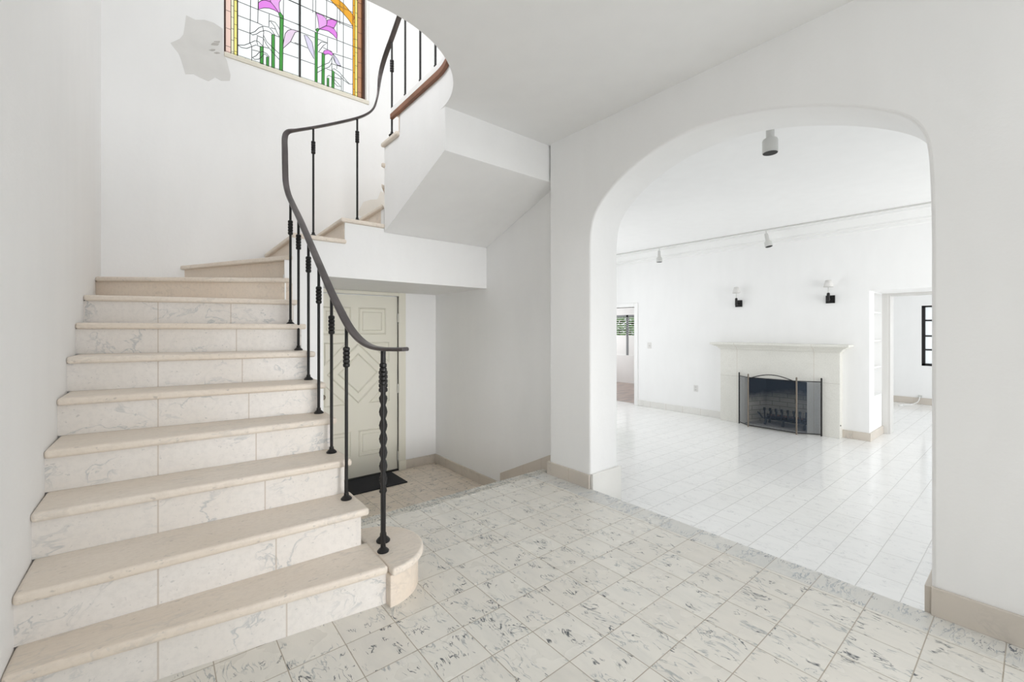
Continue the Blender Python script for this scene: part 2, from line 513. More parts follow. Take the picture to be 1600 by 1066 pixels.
a_lathe(bm, [(.028, 0), (.028, .006), (.011, .010), (.011, .035), (.026, .045), (.028, .058), (.018, .068)], (dx0 + .07, YE + .02, .51), 16, (0, -1, 0))
put('door_knob', bm, BRASS, d1, smooth=True)
bm = bmesh.new()
a_lathe(bm, [(.024, 0), (.024, .008), (.008, .012), (.008, .02)], (dx0 + .07, YE + .02, .64), 16, (0, -1, 0))
put('deadbolt', bm, BRASS, d1, smooth=True)
hang(d1)

o = put('doormat', B(1.30, 2.06, 4.27, 4.695, ZE + .0005, ZE + .012), MAT, None, .004)
tag(o, 'black rubber doormat on the tiles in front of the cream entry door', 'doormat')

# ================================================================== stained glass window
GY = 4.93
LEAD = [[(0.705, 4.463), (0.698, 4.027)], [(0.77, 4.495), (0.766, 4.256)], [(0.997, 4.605), (0.995, 4.4)], [(0.866, 4.391), (0.864, 4.264)], [(0.563, 4.391), (0.769, 4.392), (0.963, 4.403), (1.144, 4.409)], [(0.601, 4.255), (0.703, 4.257), (0.769, 4.257), (0.809, 4.252)], [(0.994, 4.335), (1.068, 4.33)], [(0.601, 4.124), (0.7, 4.126)], [(0.757, 4.131), (0.809, 4.127)], [(1.062, 4.197), (1.137, 4.195)], [(0.994, 4.05), (1.137, 4.056)], [(1.037, 4.624), (1.144, 4.624)], [(0.7, 4.126), (0.74, 4.159), (0.774, 4.211), (0.815, 4.248), (0.862, 4.259), (0.891, 4.239), (0.912, 4.208)], [(0.7, 4.126), (0.723, 4.119), (0.757, 4.144), (0.786, 4.179), (0.832, 4.212), (0.867, 4.215), (0.903, 4.201)], [(0.809, 4.242), (0.818, 4.187), (0.815, 4.146), (0.812, 4.045)], [(0.818, 4.154), (0.844, 4.105), (0.885, 4.076), (0.963, 4.027)], [(0.818, 4.121), (0.844, 4.072), (0.891, 4.025), (0.963, 3.966)], [(0.763, 4.123), (0.757, 4.075), (0.766, 4.039)], [(0.595, 3.968), (0.65, 3.988), (0.695, 4.026), (0.74, 4.069), (0.769, 4.077), (0.812, 4.045)], [(0.595, 3.968), (0.628, 3.956), (0.672, 3.965), (0.712, 4.0), (0.751, 4.033), (0.786, 4.031)], [(0.7, 4.031), (0.714, 4.005), (0.714, 3.861)], [(0.72, 3.971), (0.78, 3.979)], [(0.72, 3.896), (0.751, 3.925), (0.78, 3.973), (0.809, 3.991), (0.844, 3.986), (0.867, 3.962)], [(0.72, 3.896), (0.74, 3.884), (0.774, 3.901), (0.797, 3.93), (0.815, 3.964)], [(0.815, 3.964), (0.832, 3.974), (0.856, 3.957)], [(0.864, 4.314), (0.879, 4.331), (0.921, 4.333), (0.951, 4.299), (0.966, 4.265)], [(0.879, 4.324), (0.915, 4.29), (0.933, 4.244), (0.957, 4.204)], [(0.879, 4.26), (0.921, 4.266)], [(0.909, 4.2), (0.957, 4.2)], [(0.815, 4.04), (0.862, 4.046)], [(1.308, 4.756), (1.306, 4.425)], [(1.533, 4.777), (1.528, 4.27)], [(1.6, 4.897), (1.595, 3.855)], [(1.43, 4.398), (1.428, 4.273)], [(1.475, 4.205), (1.475, 3.977)], [(1.528, 4.133), (1.528, 4.095)], [(1.576, 4.036), (1.576, 3.871)], [(1.082, 4.624), (1.101, 4.624), (1.308, 4.619), (1.533, 4.629), (1.702, 4.642)], [(1.101, 4.407), (1.326, 4.402), (1.528, 4.413), (1.797, 4.42)], [(1.101, 4.335), (1.296, 4.341)], [(1.331, 4.34), (1.428, 4.338)], [(1.101, 4.206), (1.226, 4.2)], [(1.491, 4.25), (1.696, 4.266)], [(1.336, 4.203), (1.387, 4.208)], [(1.382, 4.27), (1.48, 4.262)], [(1.154, 4.051), (1.296, 4.054)], [(1.48, 4.131), (1.696, 4.143)], [(1.418, 4.053), (1.475, 4.053)], [(1.501, 3.992), (1.576, 3.998)], [(1.331, 4.27), (1.366, 4.323), (1.428, 4.338), (1.387, 4.294), (1.336, 4.203)], [(1.328, 4.029), (1.387, 4.084), (1.444, 4.128), (1.475, 4.195)], [(1.311, 3.964), (1.397, 4.045), (1.449, 4.086), (1.475, 4.14)], [(1.485, 4.248), (1.533, 4.207), (1.57, 4.144)], [(1.48, 4.213), (1.512, 4.155), (1.538, 4.138), (1.576, 4.144)], [(1.475, 4.069), (1.501, 4.085), (1.554, 4.067), (1.597, 4.033), (1.641, 3.994), (1.674, 3.978), (1.702, 3.988)], [(1.501, 4.047), (1.554, 4.028), (1.597, 4.0), (1.663, 3.974)], [(1.423, 3.968), (1.444, 3.992), (1.485, 3.981), (1.544, 3.936), (1.57, 3.913), (1.533, 3.905), (1.491, 3.939), (1.475, 3.977)]]
GLASS = [('green', [(0.786, 4.034), (0.815, 4.043), (0.814, 3.864), (0.786, 3.866)]), ('green', [(0.841, 3.948), (0.864, 3.961), (0.863, 3.86), (0.841, 3.861)]), ('green', [(0.888, 4.194), (0.916, 4.21), (0.915, 3.863), (0.888, 3.863)]), ('green', [(0.95, 4.44), (0.968, 4.459), (0.997, 4.425), (0.989, 3.848), (0.958, 3.85), (0.963, 4.399)]), ('magenta', [(0.771, 4.462), (0.797, 4.495), (0.832, 4.517), (0.879, 4.521), (0.915, 4.491), (0.954, 4.446), (0.909, 4.455), (0.867, 4.452), (0.821, 4.433), (0.774, 4.398)]), ('pink', [(0.873, 4.545), (0.882, 4.649), (0.939, 4.685), (0.975, 4.594), (0.957, 4.552), (0.957, 4.511), (0.966, 4.461), (0.954, 4.446), (0.915, 4.491), (0.882, 4.519)]), ('magenta', [(0.797, 4.567), (0.879, 4.641), (0.873, 4.545), (0.879, 4.521), (0.832, 4.517), (0.803, 4.501)]), ('palepink', [(1.0, 4.185), (1.012, 4.258), (1.037, 4.303), (1.074, 4.33), (1.144, 4.34), (1.106, 4.313), (1.087, 4.263), (1.062, 4.197), (0.991, 4.096)]), ('lilac', [(1.226, 4.327), (1.271, 4.282), (1.291, 4.185), (1.291, 4.11), (1.231, 4.203), (1.192, 4.323)]), ('pink', [(1.311, 4.613), (1.377, 4.617), (1.412, 4.601), (1.426, 4.564), (1.416, 4.522), (1.341, 4.451), (1.336, 4.513), (1.328, 4.563)]), ('magenta', [(1.426, 4.586), (1.47, 4.617), (1.533, 4.629), (1.517, 4.578), (1.496, 4.53), (1.454, 4.528), (1.418, 4.523)]), ('magenta', [(1.341, 4.451), (1.416, 4.519), (1.459, 4.53), (1.501, 4.522), (1.533, 4.481), (1.531, 4.42), (1.491, 4.452), (1.438, 4.472), (1.387, 4.463)]), ('green', [(1.306, 4.425), (1.326, 4.455), (1.346, 4.453), (1.326, 4.407)]), ('green', [(1.301, 4.401), (1.328, 4.408), (1.324, 3.87), (1.299, 3.871)]), ('green', [(1.371, 4.207), (1.4, 4.208), (1.397, 3.867), (1.368, 3.868)]), ('green', [(1.423, 3.957), (1.444, 3.96), (1.444, 3.865), (1.423, 3.865)]), ('green', [(1.475, 4.064), (1.501, 4.052), (1.499, 3.868), (1.472, 3.867)]), ('magenta', [(1.382, 4.211), (1.397, 4.244), (1.438, 4.267), (1.485, 4.248), (1.478, 4.218), (1.438, 4.225), (1.397, 4.196)]), ('amber', [(1.397, 4.864), (1.501, 4.882), (1.608, 4.846), (1.663, 4.805), (1.724, 4.755), (1.707, 4.714), (1.702, 4.644), (1.652, 4.7), (1.587, 4.747), (1.512, 4.789)]), ('lilac', [(1.485, 4.244), (1.533, 4.207), (1.57, 4.144), (1.538, 4.138), (1.512, 4.155)])]

w1 = bpy.data.objects.new('window_1', None); COL.objects.link(w1)
w1['kind'] = 'structure'; w1['label'] = 'stained glass window with pink lilies on green stems, high above the stair'
w1.location = (.48, GY, wz0)
order = list(G.keys())
bm = bmesh.new()
def gp(pts, kind, lift=0.0):
    a_prism(bm, pts, GY - .003 - lift, GY + .003 - lift, 'y', order.index(kind))
gx0, gx1, gz0, gz1 = .50, 1.81, wz0 + .03, wz1 - .02
gp([(.595, gz0 + .05), (1.705, gz0 + .05), (1.705, gz1), (.595, gz1)], 'clear')
gp([(gx0, gz0), (.542, gz0), (.542, gz1), (gx0, gz1)], 'rose')
gp([(.542, gz0), (.566, gz0), (.566, gz1), (.542, gz1)], 'paleyellow')
gp([(.566, gz0), (.595, gz0), (.595, gz1), (.566, gz1)], 'yellow')
gp([(1.705, gz0), (1.727, gz0), (1.727, gz1), (1.705, gz1)], 'amber')
gp([(1.727, gz0), (1.757, gz0), (1.757, gz1), (1.727, gz1)], 'yellow')
gp([(1.757, gz0), (gx1, gz0), (gx1, gz1), (1.757, gz1)], 'brown')
gp([(.595, gz0), (1.705, gz0), (1.705, gz0 + .05), (.595, gz0 + .05)], 'paleyellow')
for i, (kind, pts) in enumerate(GLASS):
    gp(pts, kind, .0075 + .0004 * i)
put('stained_glass', bm, [G[k_] for k_ in order], w1)
bm = bmesh.new()
def lead(pts, r=.0031):
    a_tube(bm, [(x, GY - .012, z) for x, z in pts], r, 5, True)
for l in LEAD: lead(l)
for kind, pts in GLASS: lead(pts + [pts[0]], .0031)
for x in (.542, .566, 1.705, 1.727, 1.757): lead([(x, gz0), (x, gz1)])
lead([(.595, gz0), (.595, gz1)], .006)
lead([(.50, gz0 + .05), (1.81, gz0 + .05)], .0022)
for (a, b, zz) in ((.50, .542, .17), (.542, .566, .11), (.566, .595, .13), (1.727, 1.757, .15), (1.705, 1.727, .19), (1.757, 1.81, .17)):
    z = gz0 + zz * .6
    while z < gz1:
        lead([(a, z), (b, z)], .002); z += zz
for i in range(8): lead([(.66 + i * .14, gz0), (.66 + i * .14, gz0 + .05)], .002)
for z in (4.62, 4.80, 4.98, 5.14): lead([(.595, z), (1.705, z)])
for x in (.70, .83, .97, 1.28, 1.42, 1.56): lead([(x, 4.6), (x, gz1)])
put('lead_came', bm, LEADM, w1)
put('mullion', B(1.143, 1.157, GY - .03, GY + .01, gz0, gz1), IRON, w1)
bm = bmesh.new()
a_box(bm, 1.81, 1.835, GY - .03, GY + .03, wz0, wz1)
a_box(bm, .478, .50, GY - .02, GY + .03, wz0, wz1)
a_box(bm, .50, 1.81, GY - .02, GY + .03, wz1 - .02, wz1)
put('window_frame', bm, plain('dark_brown_frame', (.05, .018, .012), .45), w1, .002)
put('window_sill', B(.48, 1.86, YW - .012, GY + .03, wz0 - .012, wz0 + .03), plain('cream_sill', (.74, .70, .60), .5), w1, .003)
put('window_reveal', B(1.835, 1.862, YW + .0, GY + .05, wz0, wz1), PAINT, w1)
hang(w1)

# bare and peeling patches of plaster on the window wall
pp = [(.085, 3.735), (.15, 3.80), (.175, 3.85), (.185, 3.93), (.195, 4.03), (.26, 4.02), (.33, 4.05), (.40, 4.055), (.47, 4.03), (.472, 3.80), (.50, 3.75), (.53, 3.62), (.525, 3.565),
      (.46, 3.54), (.41, 3.555), (.36, 3.50), (.30, 3.51), (.25, 3.525), (.19, 3.50), (.175, 3.56), (.16, 3.62), (.14, 3.67)]
o = put('plaster_patch', PR(pp, YW - .0025, YW + .01, 'y'), PATCH)
tag(o, 'large grey bare plaster patch with ragged edge beside the stained glass window', 'plaster patch')
bm = bmesh.new()
for (x, z, s) in ((.405, 3.86, .05), (.43, 3.89, .03), (.39, 3.80, .035), (.425, 3.785, .025)):
    a_prism(bm, [(x + s * random.uniform(.5, 1.1) * math.cos(t), z + .35 * s * random.uniform(.5, 1.1) * math.sin(t) + .5 * s * math.cos(t) * .6) for t in [i * .9 for i in range(7)]], YW - .006, YW - .002, 'y')
put('paint_chip', bm, plain('dark_chip', (.50, .48, .45), .9), o)
o = put('plaster_patch', PR([(1.72, 2.50), (1.80, 2.66), (1.88, 2.70), (1.96, 2.72), (2.00, 2.82), (2.10, 2.80), (2.16, 2.60), (2.05, 2.45)], YW - .0025, YW + .01, 'y'), PATCHB)
tag(o, 'small beige peeling plaster patch low on the wall beside the winding steps', 'plaster patch')

# ================================================================== staircase
stair = thing('staircase', (.2, 3.0, 0), 'curving marble staircase with beige treads rising along the left wall', 'staircase')
yL = {1: 1.90, 2: 2.065, 3: 2.32, 4: 2.56, 5: 2.85, 6: 3.115, 7: 3.42, 8: 3.76, 9: 4.42}
yR = {1: 1.79, 2: 2.02, 3: 2.26, 4: 2.50, 5: 2.70, 6: 2.93, 7: 3.15, 8: 3.39, 9: 3.60}
XI, YI, XJ = .78, 3.635, 1.51     # nosing ends (inner edge) of the three flights
# nosing line of every step: inner point, outer point
N = {k_: ((XI, yR[k_]), (XL, yL[k_])) for k_ in yL}
N[1] = ((.775, 1.79), (XL, 1.935))
N[10] = ((.795, YI), (.15, YW))
N[11] = ((.80, YI), (.81, YW))
N[12] = ((1.165, YI), (1.20, YW))
N[13] = ((XJ, YI), (1.56, YW))
N[14] = ((XJ, YI + .01), (2.2, YW))
N[15] = ((XJ, YI + .02), (XS, 4.30))
N[16] = ((XJ, 3.66), (XS, 3.66))
N[17] = ((XJ, 3.39), (XS, 3.39))
def fwd(k_):
    a, b = Vector(N[k_][0]), Vector(N[k_][1])
    d = (b - a).normalized()
    return Vector((d.y, -d.x))       # direction of ascent (inner->outer rotated clockwise)
def line(k_, off, inset=0.0):
    a, b = Vector(N[k_][0]), Vector(N[k_][1])
    d = (b - a).normalized(); f = fwd(k_)
    return a + f * off + d * inset, b + f * off
outer = {9: [(XL, YW)], 14: [(XS, YW)]}
T = .036
for k_ in range(1, 17):
    a0, b0 = line(k_, 0)
    a1, b1 = line(k_ + 1, .045)
    if k_ in (9, 10, 11, 12, 13, 14, 15):
        a1 = Vector(N[k_ + 1][0])
    if k_ == 9: b1 = Vector((N[10][1][0] + .045, YW))
    inner_corner = []
    if k_ == 10: a1 = Vector((XI + .02, YI)); a0 = Vector((XI, YI - .01))
    if k_ == 9: a0 = Vector((XI, 3.60)); a1 = Vector((XI, YI)); inner_corner = []
    if k_ == 11: a1 = Vector((N[12][0][0] + .045, YI)); 
    if k_ == 12: a1 = Vector((XJ + .03, YI))
    if k_ == 15: a1 = Vector((XJ, 3.66)); b1 = Vector((XS, 3.66 - .03)); a1 = Vector((XJ, 3.63))
    if k_ == 13: a0 = Vector((XJ, YI)); a1 = Vector((XJ + .035, YI + .05))
    if k_ == 14: a0 = Vector((XJ + .0, YI + .01)); a1 = Vector((XJ + .04, YI + .04)); b1 = Vector((XS, 4.26))
    if k_ == 16: a0 = Vector((XJ, 3.665)); a1 = Vector((XJ, 3.345)); b1 = Vector((XS, 3.345))
    poly = [a0, b0] + [Vector(p) for p in outer.get(k_, [])] + [b1, a1]
    pts = [(p.x, p.y) for p in poly]
    bmt = PR(pts, k_ * r_ - T, k_ * r_, 'z')
    o = put('tread', bmt, TREAD, stair, .013, seg=4)
    if k_ == 1: o['label'] = 'lowest and widest-worn tread'
# risers
def face_in(k_):   # inner limit of the plaster faces
    return .032
for k_ in range(1, 18):
    a, b = line(k_, .030, (.012 if k_ in (9, 10) else .032) if k_ > 1 else 0.0)
    ext = (Vector(N[k_][1]) - Vector(N[k_][0])).normalized() * .03
    c, d = line(k_, .052, (.012 if k_ in (9, 10) else .032) if k_ > 1 else 0.0)
    if k_ in (13,): a = a + Vector((.0, .0))
    pts = [(p.x, p.y) for p in (a, b + ext, d + ext, c)]
    z0, z1 = (k_ - 1) * r_, k_ * r_ - (T if k_ < 17 else .04)
    if k_ == 17: pts = [(XJ + .03, 3.36), (XS, 3.36), (XS, 3.338), (XJ + .03, 3.338)]
    put('riser', PR(pts, z0 + .0004, z1, 'z'), RISER if k_ <= 8 else RISER_W, stair)
# rounded marble block at the foot
bm = bmesh.new()
c = (.776, 1.99)
a_prism(bm, [c] + arc(c[0], c[1], .215, -90, 90, 28), 0, r_ - T, 'z')
put('end_block', bm, RISER_W, stair, .004, smooth=False)
bm = bmesh.new()
a_prism(bm, [(.777, c[1])] + arc(.777, c[1], .238, -90, 90, 32), r_ - T, r_, 'z')
put('end_block_top', bm, TREAD, stair, .013, seg=4)
# plaster body below the steps
bm = bmesh.new()
FX, FY, JX = .748, 3.665, 1.54
for k_ in range(1, 9):
    a, b = line(k_, .05); c_, d = line(k_ + 1, .05)
    def atx(p, q, x):
        t = (x - p.x) / (q.x - p.x); return p.y + (q.y - p.y) * t
    pts = [(FX, atx(a, b, FX)), (XL, b.y), (XL, d.y), (FX, atx(c_, d, FX))]
    a_prism(bm, pts, 0, k_ * r_ - T - .001, 'z')
y9 = atx(*line(9, .05), FX)
# 9..16
a_prism(bm, [(FX, y9), (XL, line(9, .05)[1].y), (XL, YW), (.22, YW), (.845, FY), (FX, FY)], 0, 9 * r_ - T - .001, 'z')
a_prism(bm, [(.845, FY), (.22, YW), (.88, YW), (.88, FY)], 0, 10 * r_ - T - .001, 'z')
zv = 1.64
a_prism(bm, [(.86, FY), (.86, YW), (1.25, YW), (1.215, FY)], zv, 11 * r_ - T - .001, 'z')
a_prism(bm, [(1.215, FY), (1.25, YW), (1.61, YW), (JX, FY)], zv, 12 * r_ - T - .001, 'z')
a_prism(bm, [(JX, FY), (1.61, YW), (2.23, YW), (JX + .03, FY)], zv, 13 * r_ - T - .001, 'z')
a_prism(bm, [(JX + .03, FY), (2.23, YW), (XS, YW), (XS, 4.24), (JX + .04, FY)], zv, 14 * r_ - T - .001, 'z')
a_prism(bm, [(JX + .04, FY), (XS, 4.24), (XS, FY)], zv, 2.08, 'z')
a_prism(bm, [(JX + .04, FY), (XS, 4.24), (XS, FY - .02), (JX, FY - .02)], 2.07, 15 * r_ - T - .001, 'z')
# plaster face under the inner ends of treads 10-12, flush
za, zb, zc = 10 * r_ - T - .001, 11 * r_ - T - .001, 12 * r_ - T - .001
a_prism(bm, [(FX, 0), (1.03, 0), (1.03, zv), (XS, zv), (XS, 2.066), (JX, 2.066), (JX, zc), (1.20, zc), (1.20, zb), (.80, zb), (.80, za), (FX, za)], FY - .012, FY + .002, 'y')
put('stringer', bm, WALL, stair, 0)
# sloping soffit body of the upper flight
bm = bmesh.new()
a_prism(bm, [(2.616, 2.455), (2.616, 2.985), (3.345, 2.985), (3.345, 16 * r_ - T - .001), (FY - .012, 16 * r_ - T - .001), (FY - .012, 2.066)], JX, XS, 'x')
put('soffit', bm, WALL, stair, .003)
hang(stair)

# beam face and wooden edge of the landing
edge = [(1.54, 3.345), (1.54, 2.70)] + arc(cx0, cy0, cr, 0, -90, 30)[1:] + [(XL, cy0 - cr)]
def offs(path, d):
    out = []
    for i, p in enumerate(path):
        P = Vector(p); A = Vector(path[max(0, i - 1)]); C = Vector(path[min(len(path) - 1, i + 1)])
        t = (C - A).normalized(); out.append(tuple(P + Vector((-t.y, t.x)) * d))
    return out
def ribbon(path, d0, d1, z0, z1):
    bm = bmesh.new()
    a_prism(bm, offs(path, d0) + list(reversed(offs(path, d1))), z0, z1, 'z')
    return bm
sgn = -1
edgeW = [(1.54, 3.47), (1.54, 2.70)] + edge[2:]
struct('trim_landing_wood', ribbon(edgeW, 0.0, -.028, 2.985, 3.028), WOOD, .004, label='red-brown wooden nosing along the curved landing edge')
struct('trim_landing_curb', ribbon(edgeW, .03, -.022, 3.028, 3.078), PAINT, .006)
struct('floor_landing', B(JX, XS, 2.60, 3.40, 2.985, ZU), TREAD, .004)

# ================================================================== railing
rail = thing('stair_railing', (.75, 2.0, r_), 'black wrought iron stair railing with slim round balusters and twisted newel', 'railing')
KEY = [((.865, 1.816, 1.116), (.5, .87)), ((.843, 1.883, 1.114), (.6, .8)), ((.816, 1.96, 1.114), (.8, .6)), ((.792, 2.04, 1.124), (.95, .3)), ((.770, 2.13, 1.158), (1, 0)), ((.75, 2.22, 1.222), (1, 0)), ((.75, 2.38, 1.325), (1, 0)), ((.75, 2.54, 1.44), (1, 0)),
       ((.75, 2.87, 1.70), (1, 0)), ((.75, 3.18, 1.945), (1, 0)), ((.75, 3.42, 2.12), (1, 0)), ((.75, 3.55, 2.225), (1, 0)), ((.75, 3.625, 2.33), (1, 0)), ((.75, 3.645, 2.45), (1, 0)), ((.75, 3.655, 2.58), (1, 0)),
       ((.752, 3.665, 2.68), (1, .2)), ((.775, 3.68, 2.735), (.8, .7)), ((.84, 3.69, 2.772), (.2, 1)), ((.95, 3.695, 2.825), (0, 1)), ((1.12, 3.70, 2.912), (0, 1)), ((1.30, 3.70, 3.01), (0, 1)), ((1.40, 3.70, 3.08), (0, 1)),
       ((1.46, 3.70, 3.15), (.1, 1)), ((1.49, 3.70, 3.24), (.3, 1)), ((1.505, 3.695, 3.34), (.6, .8)), ((1.515, 3.69, 3.44), (.8, .5)), ((1.52, 3.64, 3.53), (1, .2)), ((1.52, 3.55, 3.60), (1, 0)), ((1.52, 3.45, 3.66), (1, 0)),
       ((1.52, 3.33, 3.74), (1, 0)), ((1.52, 3.18, 3.83), (1, 0)), ((1.52, 3.0, 3.88), (1, 0)), ((1.52, 2.72, 3.89), (1, 0))] + \
      [((x, y, 3.89), (x - cx0, y - cy0)) for x, y in arc(cx0, cy0, cr - .02, -15, -90, 7)] + [((XL, cy0 - cr + .02, 3.89), (0, -1))]
KEY = [((p[0] * .98, p[1] * .98, 1.2 + (p[2] - 1.2) * .98), q) if i < 15 else (p, q) for i, (p, q) in enumerate(KEY)]
def catmull(P, n=5):
    out = []
    for i in range(len(P) - 1):
        p0, p1, p2, p3 = P[max(i - 1, 0)], P[i], P[i + 1], P[min(i + 2, len(P) - 1)]
        for j in range(n):
            t = j / n
            out.append(.5 * ((2 * p1) + (p2 - p0) * t + (2 * p0 - 5 * p1 + 4 * p2 - p3) * t * t + (3 * p1 - p0 - 3 * p2 + p3) * t ** 3))
    return out + [P[-1]]
pp_ = catmull([Vector(p) for p, s in KEY]); ss_ = catmull([Vector((s[0], s[1], 0)).normalized() for p, s in KEY])
bm = bmesh.new()
rings = []
prof = [(-.019, -.0065), (-.015, -.008), (.015, -.008), (.019, -.0065), (.0215, 0), (.019, .0065), (.012, .0095), (-.012, .0095), (-.019, .0065), (-.0215, 0)]
for i, (p, s) in enumerate(zip(pp_, ss_)):
    t = (pp_[min(i + 1, len(pp_) - 1)] - pp_[max(i - 1, 0)]).normalized()
    s = (s - t * s.dot(t)).normalized(); u = s.cross(t)
    if i < 40 and u.z < 0: u = -u
    rings.append([bm.verts.new(p + s * a + u * b) for a, b in prof])
for a, b in zip(rings, rings[1:]):
    for j in range(len(prof)):
        bm.faces.new((a[j], a[(j + 1) % len(prof)], b[(j + 1) % len(prof)], b[j]))
bm.faces.new(rings[0]); bm.faces.new(list(reversed(rings[-1])))
o = put('handrail', bm, RAILM, rail, smooth=True)
o['label'] = 'flat iron handrail worn to a brownish grey on top'

def rail_z(x, y):
    best = min(pp_, key=lambda p: (p.x - x) ** 2 + (p.y - y) ** 2 + (0 if True else 0))
    return best.z
def baluster(x, y, z0, z1, collar=None, r=.0082, parent=rail, flange=True):
    bm = bmesh.new()
    a_tube(bm, [(x, y, z0 + .004), (x, y, z1)], r, 12)
    o = put('baluster', bm, IRON, parent, smooth=True)
    bm = bmesh.new()
    if not flange: a_lathe(bm, [(.011, 0), (.012, .004), (.0085, .01)], (x, y, z0), 12)
    else: a_lathe(bm, [(.026, 0), (.027, .005), (.021, .012), (.012, .020), (.0115, .032)], (x, y, z0), 18)
    put('foot_flange', bm, IRON, o, smooth=True)
    if collar:
        bm = bmesh.new(); pr = [(.0085, -.052)]
        for i in range(5):
            zc = -.05 + i * .02
            pr += [(.0125, zc), (.0165, zc + .004), (.0165, zc + .016), (.0125, zc + .02)]
        pr += [(.0085, .052)]
        a_lathe(bm, pr, (x, y, collar), 14)
        put('collar', bm, IRON, o, smooth=True)
    return o
# front plain post and the twisted newel behind it
baluster(.806, 1.925, r_, 1.108, 1.0, .0095)
bm = bmesh.new()
n0 = (.852, 2.035)
n0 = (.846, 2.020)
path, rr = [], []
zz = r_ + .004
bm2 = bm
segs = 90
ring_prev = None
for i in range(segs + 1):
    z = r_ + .004 + (1.118 - r_ - .004) * i / segs
    tw = 0
    if .42 < z < .88: tw = (z - .42) / .46 * math.pi * 7
    elif z >= .88: tw = math.pi * 7
    amp = .0155 if .42 < z < .88 else .0125
    ring = []
    for j in range(12):
        a = 2 * math.pi * j / 12
        rad = amp * (1 + (.30 if .42 < z < .88 else .0) * math.cos(2 * a))
        ring.append(bm.verts.new((.846 + rad * math.cos(a + tw), 2.020 + rad * math.sin(a + tw), z)))
    if ring_prev:
        for j in range(12): bm.faces.new((ring_prev[j], ring_prev[(j + 1) % 12], ring[(j + 1) % 12], ring[j]))
    else: bm.faces.new(list(reversed(ring)))
    ring_prev = ring
bm.faces.new(ring_prev)
nw = put('newel_post', bm, IRON, rail, smooth=True)
nw['label'] = 'spirally twisted black iron newel post'
bm = bmesh.new(); a_lathe(bm, [(.032, 0), (.033, .006), (.026, .015), (.016, .024), (.015, .04)], (.846, 2.020, r_), 18); put('foot_flange', bm, IRON, nw, smooth=True)
bm = bmesh.new(); pr = [(.013, -.055)]
for i in range(5): pr += [(.017, -.052 + i * .021), (.021, -.048 + i * .021), (.021, -.036 + i * .021), (.017, -.032 + i * .021)]
pr += [(.013, .056)]
a_lathe(bm, pr, (.846, 2.020, .955), 16); put('collar', bm, IRON, nw, smooth=True)
for (x, y, k_, cz) in ((.730, 2.20, 2, .165), (.733, 2.45, 3, .165), (.735, 2.70, 4, .165), (.736, 2.93, 5, .165), (.7335, 3.17, 6, .165), (.725, 3.36, 7, .165)):
    top = min(pp_, key=lambda p: abs(p.y - y) + (10 if p.x > .9 or p.z > 2.4 or (p.y < 2.0) else 0)).z - .006
    baluster(x, y, k_ * r_, top, top - cz)
for (x, y, k_, cl) in ((.966, 3.70, 11, True), (1.319, 3.70, 12, True)):
    top = min(pp_, key=lambda p: abs(p.x - x) + (10 if p.z > 3.2 or p.z < 2.6 else 0)).z - .006
    baluster(x, y, k_ * r_, top, top - .16)
baluster(1.53, 3.47, 16 * r_, 3.64, 3.44)
for y in (3.205, 2.95, 2.72):
    baluster(1.525, y, 3.078, 3.88, 3.76, flange=False)
for x, y in arc(cx0, cy0, cr - .005, -25, -88, 3) + [(.55, 2.015), (.3, 2.015), (.05, 2.015), (-.2, 2.015)]:
    baluster(x, y, 3.078, 3.885, 3.76, flange=False)
hang(rail)

# ================================================================== living room
LX, LX2 = 7.74, 7.90
YL0, YL1, ZLC = -3.1, 6.6, 2.808
struct('floor_living', B(XA2 - .02, 12.7, YL0, YL1, ZL - .1, ZL), FLOOR_L)
struct('ceiling_living', B(XA2, LX2, YL0, YL1, ZLC, ZLC + .15), WALL_L)
fy0, fy1, fz = 2.23, 3.13, .42
prof_ = [(YL1, ZLC), (YL0, ZLC), (YL0, ZL), (-.35, ZL), (-.35, 1.762), (1.515, 1.762), (1.515, ZL), (fy0, ZL), (fy0, fz), (fy1, fz), (fy1, ZL), (5.385, ZL), (5.385, 1.70), (6.25, 1.70), (6.25, ZL), (YL1, ZL)]
struct('wall_fireplace', PR(prof_, LX, LX2, 'x'), WALL_L)
# living room sides with window openings outside the view
bm = bmesh.new()
for a, b, c, d in ((XA2, 3.0, ZL, ZLC), (7.4, LX, ZL, ZLC), (3.0, 7.4, ZL, -.15), (3.0, 7.4, 2.35, ZLC)):
    a_box(bm, a, b, YL0 - .15, YL0, c, d)
struct('wall_living_near', bm, WALL_L)
bm = bmesh.new()
for a, b, c, d in ((XA2, 3.1, ZL, ZLC), (6.9, LX2, ZL, ZLC), (3.1, 6.9, ZL, .1), (3.1, 6.9, 2.35, ZLC)):
    a_box(bm, a, b, YL1, YL1 + .15, c, d)
struct('wall_living_far', bm, WALL_L)
struct('wall_living_arch_side', B(XA2 - .01, XA2, 2.60, YL1, ZL, ZLC), WALL_L)
# crown moulding
cp = [(LX, ZLC), (LX - .15, ZLC), (LX - .15, ZLC - .03), (LX - .11, ZLC - .045), (LX - .085, ZLC - .075), (LX - .055, ZLC - .105), (LX - .04, ZLC - .12), (LX - .04, ZLC - .145), (LX - .02, ZLC - .155), (LX - .016, ZLC - .19), (LX, ZLC - .205)]
struct('trim_crown', PR(cp, YL0, YL1, 'y'), PAINT)
# baseboards
struct('baseboard_living_left', B(LX - .02, LX, 3.53, 5.30, ZL, ZL + .12), BASEL, .004)
struct('baseboard_living_far', B(LX - .02, LX, 6.33, YL1, ZL, ZL + .12), BASEL, .004)
bm = bmesh.new()
a_prism(bm, [(LX, 1.83), (LX - .02, 1.83), (LX - .02, 1.495), (8.52, 1.495), (8.52, 1.515), (LX, 1.515)], ZL, ZL + .115, 'z')
struct('baseboard_living_right', bm, BASEB, .004)
